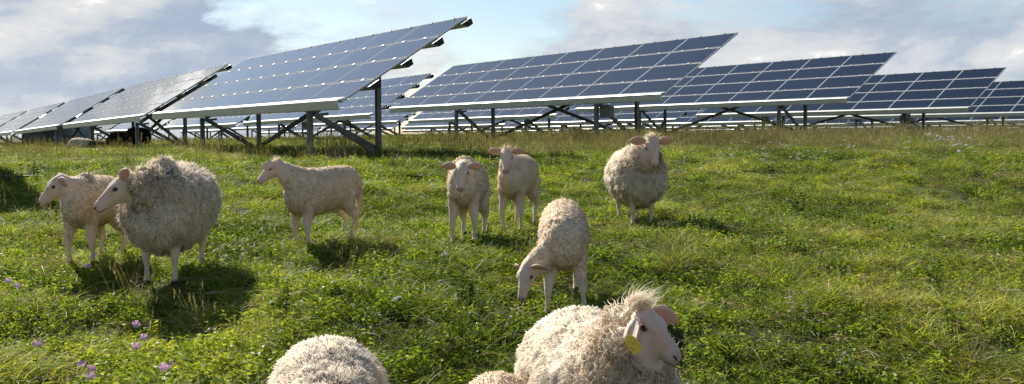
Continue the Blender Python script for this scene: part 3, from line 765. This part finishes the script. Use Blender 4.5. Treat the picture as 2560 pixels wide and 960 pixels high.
        bm.faces.new(lo[::-1]); bm.faces.new(hi)
        for i in range(6): bm.faces.new((lo[i], lo[(i+1) % 6], hi[(i+1) % 6], hi[i]))
        to_ = from_bm('ear_tag', bm, M['tag'], root); tag(to_, 'yellow plastic ear tag with worn dark print')
        bm = bmesh.new()
        for row in range(3):
            for k_ in range(5):
                if rnd.random() < .25: continue
                xx = .004+k_*.0075; yy = -.012+row*.011; box(bm, xx, xx+.0035, yy, yy+.0014+.0025*(rnd.random() < .5), .0022, .0028, T_)
        from_bm('printed_marks', bm, M['ink'], to_)
    return root

G = 'sheep of the flock grazing in front of the solar tables'
LE = dict(fluff=.008, voxel=.009, nlock=26000, llen=(.008, .014), lw=.004, mats=('lamb', 'lamblock'), droop=.4, stand=.6, noisy=.003, clump=.3)
L8 = dict(LE, belly=.74)
EW = dict(voxel=.012, nlock=50000, llen=(.032, .052), lw=.0052, collar=1.0, noisy=.016, droop=.8, stand=.45)
sheep('sheep', 'young short-wooled sheep looking left at the left edge, beside the big shaggy ewe', 232, 6.6, 0, .82, head=(.36, -.10, .70), hyaw=-62, hpitch=-40, group=G, hs=1.02, ears=((.6, -.35, -.35), (.8, -.2, .1)), **L8)
sheep('sheep', 'big shaggy ewe with curly collar looking left, casting the largest shadow', 428, 6.3, 2, .93, fluff=.060, head=(.40, -.17, .70), hyaw=-72, hpitch=-32, group=G, hs=1.10, ears=((.75, -.35, .8), (.6, -.35, .8)), earsc=.8, topknot=110, **EW)
sheep('sheep', 'slim young sheep standing side-on, head raised and one long ear pointing left', 804, 7.5, -36, .82, head=(.46, -.10, .82), hyaw=-40, hpitch=-34, group=G, hs=.98, ears=((.35, .95, .35), (.9, .1, .2)), topknot=60, legs={'fl': (.02, .02), 'fr': (-.02, 0), 'hl': (.06, 0), 'hr': (-.03, 0)}, **L8)
sheep('sheep', 'young sheep facing the camera with lowered head, left one of the two pink-eared lambs', 1170, 7.6, -6, .88, head=(.44, .02, .66), hyaw=-2, hpitch=-46, group=G, hs=.95, ears=((75, 2), (75, 2)), **L8)
sheep('sheep', 'young sheep facing the camera with raised head, right one of the two pink-eared lambs', 1295, 8.6, -14, .88, head=(.40, -.02, .79), hyaw=10, hpitch=-48, group=G, hs=.95, ears=((75, 0), (75, 0)), topknot=60, **L8)
sheep('sheep', 'round woolly ewe facing the camera alone at the right of the flock', 1590, 8.8, 6, .88, fluff=.066, head=(.43, .05, .84), hyaw=4, hpitch=-48, group=G, hs=1.18, ears=((75, 0), (75, 0)), topknot=120, **EW)
sheep('sheep', 'young sheep grazing with head down and turned, long ears out, behind the tagged ewe', 1410, 5.65, -2, .79, head=(.32, -.26, .36), hyaw=-36, hpitch=-62, group=G, hs=1.0, ears=((80, 5), (80, 45)), earup=1, legs={'fl': (.02, .05), 'fr': (.06, -.03)}, droop_neck=.05, **dict(LE, belly=.85))
FG = dict(voxel=.010, nlock=120000, llen=(.012, .021), lw=.0028, noisy=.014, droop=.7, stand=.55, clump=.3, mats=('wool', 'finelock'))
sheep('sheep', 'large ewe in the foreground with a yellow ear tag, wind-blown topknot and curly neck wool', 1500, 3.32, 12, .90, fluff=.075, head=(.38, .03, .93), hyaw=34, hpitch=-28, group=G, hs=.87, ears=((.9, .4, -.1), (.5, .10, -.80)), earsc=1.0, topknot=650, eartag=True, collar=.6, **dict(FG, nlock=190000, voxel=.0075))
sheep('sheep', 'woolly back of a ewe cut off by the lower border, left of the smallest back', 812, 3.15, 10, .80, fluff=.07, head=(.5, 0, .40), hyaw=0, hpitch=-60, group=G, collar=0, parts=False, **FG)
sheep('sheep', 'smooth pale back of a small sheep at the lower border beside the tagged ewe', 1240, 3.12, 0, .72, head=(.5, 0, .35), hyaw=0, hpitch=-60, group=G, parts=False, **LE)
DK = dict(fluff=.05, voxel=.02, nlock=5000, llen=(.03, .05), lw=.012, mats=('dark', 'darklock'), collar=0, droop=.5)
for px, d, fc, hd, lb in ((345, 30, -100, (.5, 0, .3), 'dark brown sheep grazing under the left tables, right one of the two humps'),
                          (302, 31.5, -80, (.5, 0, .3), 'dark brown sheep grazing under the left tables, left one of the two humps'),
                          (243, 31, -70, (.5, 0, .45), 'small black sheep lying in the shade between shed and dark brown sheep')):
    sheep('sheep', lb, px, d, fc, .86 if px > 260 else .62, head=hd, hyaw=0, hpitch=-65, group='dark sheep in the shade under the left tables', sink=.0 if px > 260 else .15, **DK)
sheep('sheep', 'small white sheep lying left of the dark ones in front of the shed', 202, 31, -90, .8, fluff=.05, head=(.5, 0, .3), hyaw=0, hpitch=-50, group='dark sheep in the shade under the left tables', sink=.2, voxel=.02, nlock=4000, lw=.012)

# ------------------------------------------------------------------ shed and ground beams at the left
def shed():
    px0, d = 85, 62; x0 = at(60, d); x1 = at(214, d+2); y0 = d; g = ground0(x0, y0)
    t = empty('metal_shed', ((x0+x1)/2, y0, g), R(4)); tag(t, 'blue-grey corrugated metal shed seen under the left row of tables', 'shed')
    w = (x1-x0); hgt = 1.55
    wall = simple('shed_sheet_blue', (.16, .22, .27), .5, .2, .12, 2); roofm = simple('shed_roof', (.20, .20, .20), .5, .3, .2, 2); low = simple('shed_plinth', (.22, .23, .23), .7, 0, .2, 2)
    bm = bmesh.new(); n = 60; prof = []
    for i in range(n+1):
        xx = -w/2+w*i/n; prof.append((xx, -.03 if i % 2 else 0))
    vs = [[bm.verts.new((xx, yy, z)) for xx, yy in prof] for z in (-.3+.9, hgt)]
    for i in range(n): bm.faces.new((vs[0][i], vs[0][i+1], vs[1][i+1], vs[1][i]))
    box(bm, -w/2, w/2, .03, 4, -.3, hgt-.01); from_bm('wall', bm, wall, t)
    bm = bmesh.new(); box(bm, -w/2-.02, w/2+.02, -.06, .02, -.4, .59); from_bm('plinth', bm, low, t)
    bm = bmesh.new(); a = [(-.25, hgt), (2, hgt+.75), (4.25, hgt), (4.25, hgt+.06), (2, hgt+.82), (-.25, hgt+.07)]
    extrude_profile(bm, a, -w/2-.2, w/2+.2); from_bm('roof', bm, roofm, t)
    bm = bmesh.new(); box(bm, w/2-2.0, w/2-.9, -.07, -.035, .3, 1.35); from_bm('door', bm, simple('shed_door', (.06, .075, .09), .5, .1, .1, 3), t)
shed()
def ground_beam(p, q, d1, d2, h, label):
    x0, x1 = at(p, d1), at(q, d2); bm = bmesh.new(); N = 30
    for i in range(N):
        a = i/N; b_ = (i+1)/N
        xa, ya = x0+(x1-x0)*a, d1+(d2-d1)*a; xb, yb = x0+(x1-x0)*b_, d1+(d2-d1)*b_
        bar(bm, (xa, ya, ground0(xa, ya)+h), (xb, yb, ground0(xb, yb)+h), .05, .06)
    o = from_bm('ground_beam', bm, M['beam']); tag(o, label, 'beam', 'low dark beams lying in the grass at the left')
ground_beam(-120, 300, 23, 22.5, .05, 'long dark beam lying in the grass at the left, upper one')
ground_beam(30, 300, 17.2, 17.0, .05, 'shorter dark beam lying in the grass behind the left ewe, middle one')
ground_beam(-120, 92, 12.3, 12.3, .08, 'dark beam lying in the shaded grass at the left border, lowest one')

# ------------------------------------------------------------------ flowers
def petal_mat(name, c, tr=.4):
    b = NB(name); d = b.node('ShaderNodeBsdfDiffuse'); t = b.node('ShaderNodeBsdfTranslucent'); tc = b.node('ShaderNodeTexCoord'); n = b.noise(60, 2, .5, tc.outputs['Object'])
    r = b.ramp(n.outputs['Fac'], [(.3, tuple(x*.8 for x in c)), (.7, c)]); b.L(r.outputs['Color'], d.inputs[0]); b.L(r.outputs['Color'], t.inputs[0])
    mx = b.node('ShaderNodeMixShader'); mx.inputs[0].default_value = tr; b.L(d.outputs[0], mx.inputs[1]); b.L(t.outputs[0], mx.inputs[2]); b.L(mx.outputs[0], b.out.inputs[0]); return b.m
M['pink'] = petal_mat('mallow_petal', (.70, .40, .66)); M['white'] = petal_mat('yarrow_white', (.80, .80, .76), .25); M['yellow'] = petal_mat('yellow_petal', (.80, .55, .03)); M['palepink'] = petal_mat('pale_pink_petal', (.78, .52, .66)); M['thistle'] = petal_mat('thistle_purple', (.55, .22, .40))
M['stem'] = simple('plant_stem', (.07, .12, .03), .6, 0, .2, 20)
def flower_mesh(kind, r, seed):
    rr = random.Random(seed); bm = bmesh.new()
    if kind == 'mallow':
        til = Matrix.Rotation(rr.uniform(.5, 1.1), 4, 'X')
        for k_ in range(5):
            a = k_*2*math.pi/5; Rm = til @ Matrix.Rotation(a, 4, 'Z')
            pts = [(0, .003, 0), (-.30, .55, .16), (-.42, .95, .30), (0, .86, .30), (.42, .95, .30), (.30, .55, .16)]
            bm.faces.new([bm.verts.new(Rm @ Vector((x*r, y*r, z*r))) for x, y, z in pts])
    elif kind == 'yarrow':
        for k_ in range(16):
            a = rr.uniform(0, 6.28); q = r*math.sqrt(rr.random()); res = bmesh.ops.create_icosphere(bm, subdivisions=1, radius=r*.2)
            bmesh.ops.translate(bm, verts=res['verts'], vec=(q*math.cos(a), q*math.sin(a), -q*q/r*.3+rr.uniform(-.003, .003)))
    else:
        res = bmesh.ops.create_icosphere(bm, subdivisions=1, radius=r*.35); 
        for k_ in range(9):
            a = k_*2*math.pi/9; 
            c, s_ = math.cos(a), math.sin(a); c2, s2 = math.cos(a+.3), math.sin(a+.3)
            bm.faces.new([bm.verts.new(v) for v in ((c*r*.2, s_*r*.2, .001), (c*r, s_*r, r*.3), (c2*r, s2*r, r*.3), (c2*r*.2, s2*r*.2, .001))])
    me = bpy.data.meshes.new('flower'); bm.to_mesh(me); bm.free(); return me
def plant(name, label, cat, group, heads, r, h, kind, mat, leafy=True, meshes=None):
    bx = [ray_hit(px, py, h) for px, py in heads]; cx_, cy = sum(b[0] for b in bx)/len(bx), sum(b[1] for b in bx)/len(bx)
    g = ground(cx_, cy); t = empty(name, (cx_, cy, g)); tag(t, label, cat, group)
    V, Fc, T = [], [], []
    for (px, py), (x, y) in zip(heads, bx):
        zt = ground(x, y)+h-g; tip = Vector((x-cx_, y-cy, zt)); b0 = Vector((rnd.uniform(-.015, .015), rnd.uniform(-.015, .015), -.02))
        d = tip-b0; ribbon(V, Fc, T, b0, d, d.length, .005, (0, 0, 0), .4, 4, side=Vector((1, 0, 0)))
        if leafy:
            for q in range(7):
                a = rnd.uniform(0, 6.28); ribbon(V, Fc, T, b0+d*rnd.uniform(.2, .9), (math.cos(a), math.sin(a), .5), rnd.uniform(.02, .045), .016, (0, 0, -.5), .5, 2)
        o = bpy.data.objects.new('flower_head', (meshes or {}).get(kind) or flower_mesh(kind, r, rnd.random())); 
        if not o.data.materials: o.data.materials.append(M[mat])
        COL.objects.link(o); o.parent = t; o.location = tip; o.rotation_euler = (rnd.uniform(-.2, .2), rnd.uniform(-.2, .2), rnd.uniform(-1.2, 1.2))
    st = link_mesh('stem', np_mesh('stem', V, Fc, T), t, [M['herb']]); return t
gm = 'pink mallow plants in the lower left grass'
for heads, lb in (([(228, 648), (238, 640), (218, 668)], 'pink mallow on a long stem in front of the front feet of the leftmost sheep'),
                  ([(20, 705), (42, 717)], 'pink mallow at the left border with two open flowers side by side'),
                  ([(340, 812), (358, 846), (341, 868)], 'pink mallow with flowers one above the other below the big shaggy ewe'),
                  ([(92, 866)], 'single pink mallow flower low in the grass at the lower left'),
                  ([(205, 915), (228, 925), (227, 943)], 'pink mallow with three crowded flowers near the lower left border'),
                  ([(408, 927), (430, 915)], 'pink mallow with two flowers at the lower border, left of the cut-off woolly back')):
    plant('mallow', lb, 'flower', gm, heads, .022, .20, 'mallow', 'pink')
for heads, lb in (([(1092, 398), (1101, 404), (1083, 410)], 'white yarrow standing left of the raised-head lamb, tallest clump'),
                  ([(1052, 438), (1075, 436), (1085, 462), (1093, 450)], 'white yarrow clump left of the lowered-head lamb'),
                  ([(1030, 603), (1038, 612)], 'white clover-like blossom in the grass between the side-on lamb and the lowered-head lamb'),
                  ([(1116, 632), (1112, 638)], 'white blossom in the grass below the lowered-head lamb'),
                  ([(988, 752), (995, 747)], 'white blossom alone in the grass above the cut-off woolly back')):
    plant('yarrow', lb, 'flower', 'white flowers near the lambs', heads, .022, .14 if heads[0][1] > 500 else .38, 'yarrow', 'white')
FM = {k_: flower_mesh(k_, r_, 5) for k_, r_ in (('yarrow', .05), ('daisy', .02))}
def scatter_flowers(n, xr, yr, name, label, group, mat, r, h, kind='daisy', clusters=None):
    me = flower_mesh(kind, r, 3); me.materials.append(M[mat])
    V, Fc, T = [], [], []; ribbon(V, Fc, T, (0, 0, -.02), (0, 0, 1), h+.02, .004, (0, 0, 0), .4, 2, side=Vector((1, 0, 0))); sm = np_mesh('stem', V, Fc, T); sm.materials.append(M['herb'])
    cs = clusters or [(rnd.uniform(*xr), rnd.uniform(*yr)) for _ in range(max(2, n//5))]
    for i in range(n):
        c = rnd.choice(cs); px, py = c[0]+rnd.gauss(0, (xr[1]-xr[0])*.04), c[1]+rnd.gauss(0, (yr[1]-yr[0])*.10)
        x, y = ray_hit(px, py, h*.9); t = empty(name, (x, y, ground(x, y))); tag(t, label, 'flower', group); sc = rnd.uniform(.7, 1.2)
        o = bpy.data.objects.new('flower_head', me); COL.objects.link(o); o.parent = t; o.location = (0, 0, h*sc); o.rotation_euler = (rnd.uniform(-.6, .6), rnd.uniform(-.6, .6), 0)
        s2 = bpy.data.objects.new('stem', sm); COL.objects.link(s2); s2.parent = t; s2.scale = (1, 1, sc)
scatter_flowers(46, (1780, 2120), (360, 400), 'yarrow', 'white yarrow head in the scattered patch right of the round ewe', 'scattered white yarrow right of the round ewe', 'white', .022, .22, 'yarrow')
scatter_flowers(40, (2230, 2500), (335, 375), 'yarrow', 'white yarrow head in the patch below the rightmost tables', 'white yarrow below the rightmost tables', 'white', .026, .30, 'yarrow')
scatter_flowers(26, (2150, 2550), (365, 420), 'buttercup', 'small yellow flower in the grass below the rightmost tables', 'yellow flowers below the rightmost tables', 'yellow', .022, .14)
scatter_flowers(14, (1330, 1500), (420, 455), 'buttercup', 'small yellow flower in the grass right of the raised-head lamb', 'yellow flowers right of the raised-head lamb', 'yellow', .018, .12)
scatter_flowers(14, (2040, 2420), (560, 890), 'buttercup', 'small yellow flower in the lower right meadow', 'yellow flowers of the lower right meadow', 'yellow', .010, .12)
scatter_flowers(34, (1960, 2110), (720, 930), 'clover_flower', 'tiny pale pink flower in the lower right meadow', 'tiny pale pink flowers of the lower right meadow', 'palepink', .010, .13)
scatter_flowers(16, (2265, 2330), (292, 335), 'thistle', 'purple-pink thistle head rising before the right tables', 'thistle heads before the right tables', 'thistle', .014, .60, 'yarrow')

def weed(px, py, h, n, label):
    x, y = ray_hit(px, py, h*.5); V, Fc, T = [], [], []
    t = empty('leafy_weed', (x, y, ground(x, y))); tag(t, label, 'weed', 'taller leafy weeds standing out of the grass')
    for _ in range(n):
        b0 = Vector((nr.normal(0, .035), nr.normal(0, .035), -.02)); d = Vector((nr.normal(0, .18), nr.normal(0, .18), 1))*h*nr.uniform(.6, 1.1)
        Vs, Fs, Ts = V, Fc, T; ribbon(Vs, Fs, Ts, b0, d, d.length, .006, (0, 0, 0), .15, 3)
        for q in range(int(d.length/.014)):
            a = nr.uniform(0, 6.28); f = nr.uniform(.1, 1); ribbon(V, Fc, T, b0+d*f, (math.cos(a), math.sin(a), .45), nr.uniform(.03, .065)*(1.2-.6*f), .013, (0, 0, -.6), nr.uniform(.05, .5), 3)
    link_mesh('foliage', np_mesh('foliage', V, Fc, T), t, [M['herb']])
for w_ in ((1165, 715, .26, 9, 'spiky leafy weed in the middle of the foreground grass, above the smallest back'),
           (2335, 680, .28, 8, 'tall thin weed in the right meadow, nearest the right border among the weeds'),
           (2370, 800, .22, 10, 'low bushy weed near the lower right corner'),
           (700, 745, .20, 8, 'leafy weed right of the shaggy ewe shadow'),
           (1995, 505, .24, 7, 'dark leafy weed in the right meadow right of the round ewe'),
           (2255, 475, .26, 7, 'dark leafy weed high in the right meadow below the rightmost tables'),
           (85, 420, .34, 8, 'tall weed rising in the shade at the left border'),
           (40, 440, .30, 8, 'bushy weed in the shade closest to the left border')):
    weed(*w_)
# ------------------------------------------------------------------ camera
cam = bpy.data.cameras.new('camera'); co_ = bpy.data.objects.new('camera', cam); COL.objects.link(co_)
cam.sensor_width = 36; cam.lens = F/2560*36; cam.clip_end = 5000; cam.clip_start = .05
co_.location = (0, 0, CZ); co_.rotation_euler = (math.pi/2-PITCH, 0, 0); scene.camera = co_

# ------------------------------------------------------------------ sun and sky
sun = bpy.data.lights.new('sun', 'SUN'); sun.energy = 5.0; sun.angle = R(.53); sun.color = (1, .945, .86)
so = bpy.data.objects.new('sun', sun); COL.objects.link(so)
sd = Vector((math.sin(SUN_AZ)*math.cos(SUN_EL), math.cos(SUN_AZ)*math.cos(SUN_EL), math.sin(SUN_EL)))
so.rotation_euler = sd.to_track_quat('Z', 'Y').to_euler()
world = bpy.data.worlds.new('World'); scene.world = world; world.use_nodes = True
nt = world.node_tree; nt.nodes.clear()
class WB(NB):
    def __init__(s): s.t = nt; s.n = nt.nodes; s.out = s.n.new('ShaderNodeOutputWorld')
b = WB()
sky = b.node('ShaderNodeTexSky', sky_type='NISHITA'); sky.sun_disc = False; sky.sun_elevation = SUN_EL; sky.sun_rotation = SUN_AZ
sky.air_density = 1.0; sky.dust_density = .35; sky.ozone_density = 1.2
bg = b.node('ShaderNodeBackground'); b.L(sky.outputs[0], bg.inputs[0]); bg.inputs[1].default_value = .058
tc = b.node('ShaderNodeTexCoord')
mp = b.node('ShaderNodeMapping'); b.L(tc.outputs['Generated'], mp.inputs[0]); mp.inputs['Scale'].default_value = (1, 1, 2.3); mp.inputs['Location'].default_value = (3.1, 1.7, .35)
n1 = b.noise(3.4, 12, .60, mp.outputs[0]); n1.inputs['Distortion'].default_value = .25
# clearer overhead than near the horizon
sp = b.node('ShaderNodeSeparateXYZ'); b.L(tc.outputs['Generated'], sp.inputs[0])
cov = b.node('ShaderNodeMapRange'); b.L(sp.outputs['Z'], cov.inputs[0]); cov.inputs[1].default_value = .10; cov.inputs[2].default_value = .34; cov.inputs[3].default_value = .06; cov.inputs[4].default_value = -.19
ad0 = b.node('ShaderNodeMath', operation='ADD'); b.L(n1.outputs['Fac'], ad0.inputs[0]); b.L(cov.outputs[0], ad0.inputs[1])
acc = ad0.outputs[0]
# banks of cloud and clear gaps: (direction x at y=1, z, radius, amount)
for ax, az_, rr_, am in ((-.45, .08, .16, .12), (-.33, .13, .12, .07), (-.02, .13, .16, -.13), (-.12, .045, .12, .05), (.15, .12, .12, .06), (.33, .12, .22, .05), (.50, .06, .2, .04), (-.02, .55, .45, -.14), (-.36, .38, .12, -.10), (-.345, .415, .035, .16), (-.50, .235, .10, .14)):
    dv = Vector((ax, 1, az_)).normalized()
    vm = b.node('ShaderNodeVectorMath', operation='DISTANCE'); b.L(tc.outputs['Generated'], vm.inputs[0]); vm.inputs[1].default_value = dv
    mr = b.node('ShaderNodeMapRange', interpolation_type='SMOOTHSTEP'); b.L(vm.outputs['Value'], mr.inputs[0]); mr.inputs[1].default_value = 0; mr.inputs[2].default_value = rr_*1.5; mr.inputs[3].default_value = am; mr.inputs[4].default_value = 0
    a2 = b.node('ShaderNodeMath', operation='ADD'); b.L(acc, a2.inputs[0]); b.L(mr.outputs[0], a2.inputs[1]); acc = a2.outputs[0]
ad = b.node('ShaderNodeMath', operation='ADD'); b.L(acc, ad.inputs[0]); ad.inputs[1].default_value = 0
dens = b.ramp(ad.outputs[0], [(.455, (0,)*3), (.51, (.35,)*3), (.56, (1,)*3)])
mp2 = b.node('ShaderNodeMapping'); b.L(tc.outputs['Generated'], mp2.inputs[0]); mp2.inputs['Scale'].default_value = (1, 1, 2.3); mp2.inputs['Location'].default_value = (3.1, 1.7, .27)
n2 = b.noise(3.4, 12, .60, mp2.outputs[0]); n2.inputs['Distortion'].default_value = .25
# thickness above decides how grey the base is
sb = b.node('ShaderNodeMath', operation='SUBTRACT'); b.L(n2.outputs['Fac'], sb.inputs[0]); b.L(n1.outputs['Fac'], sb.inputs[1])
mm = b.node('ShaderNodeMath', operation='MULTIPLY_ADD'); b.L(sb.outputs[0], mm.inputs[0]); mm.inputs[1].default_value = 2.2; b.L(ad.outputs[0], mm.inputs[2])
n3 = b.noise(6.5, 10, .62, mp.outputs[0]); n3.inputs['Distortion'].default_value = .3
mz = b.node('ShaderNodeMath', operation='MULTIPLY_ADD'); b.L(n3.outputs['Fac'], mz.inputs[0]); mz.inputs[1].default_value = 1.25; mz.inputs[2].default_value = -.12
m4 = b.node('ShaderNodeMath', operation='MULTIPLY_ADD'); b.L(sb.outputs[0], m4.inputs[0]); m4.inputs[1].default_value = 2.2; b.L(mz.outputs[0], m4.inputs[2]); acc2 = m4.outputs[0]
for ax, az_, rr_, am in ((-.45, .075, .11, .24), (-.29, .11, .08, .20), (-.42, .14, .05, -.10), (-.52, .13, .08, -.06), (-.25, .06, .07, -.12), (.14, .10, .10, -.05), (.45, .12, .14, .10), (.33, .11, .09, -.06), (.55, .03, .08, -.10), (-.53, .25, .065, -.55)):
    dv = Vector((ax, 1, az_)).normalized()
    vm = b.node('ShaderNodeVectorMath', operation='DISTANCE'); b.L(tc.outputs['Generated'], vm.inputs[0]); vm.inputs[1].default_value = dv
    mr = b.node('ShaderNodeMapRange', interpolation_type='SMOOTHSTEP'); b.L(vm.outputs['Value'], mr.inputs[0]); mr.inputs[1].default_value = 0; mr.inputs[2].default_value = rr_*1.6; mr.inputs[3].default_value = am; mr.inputs[4].default_value = 0
    a2 = b.node('ShaderNodeMath', operation='ADD'); b.L(acc2, a2.inputs[0]); b.L(mr.outputs[0], a2.inputs[1]); acc2 = a2.outputs[0]
ccol = b.ramp(acc2, [(.02, (1.9, 1.88, 1.8)), (.30, (.93, .94, .95)), (.52, (.78, .82, .88)), (.66, (.61, .69, .81)), (.86, (.49, .59, .75))])
bg2 = b.node('ShaderNodeBackground'); b.L(ccol.outputs['Color'], bg2.inputs[0]); bg2.inputs[1].default_value = .43
mx = b.node('ShaderNodeMixShader'); b.L(dens.outputs['Color'], mx.inputs[0]); b.L(bg.outputs[0], mx.inputs[1]); b.L(bg2.outputs[0], mx.inputs[2]); b.L(mx.outputs[0], b.out.inputs[0])

scene.view_settings.view_transform = 'Standard'; scene.view_settings.look = 'None'; scene.view_settings.exposure = .98; scene.view_settings.gamma = 1
scene.render.engine = 'CYCLES'
scene.render.resolution_x = 1024; scene.render.resolution_y = 384
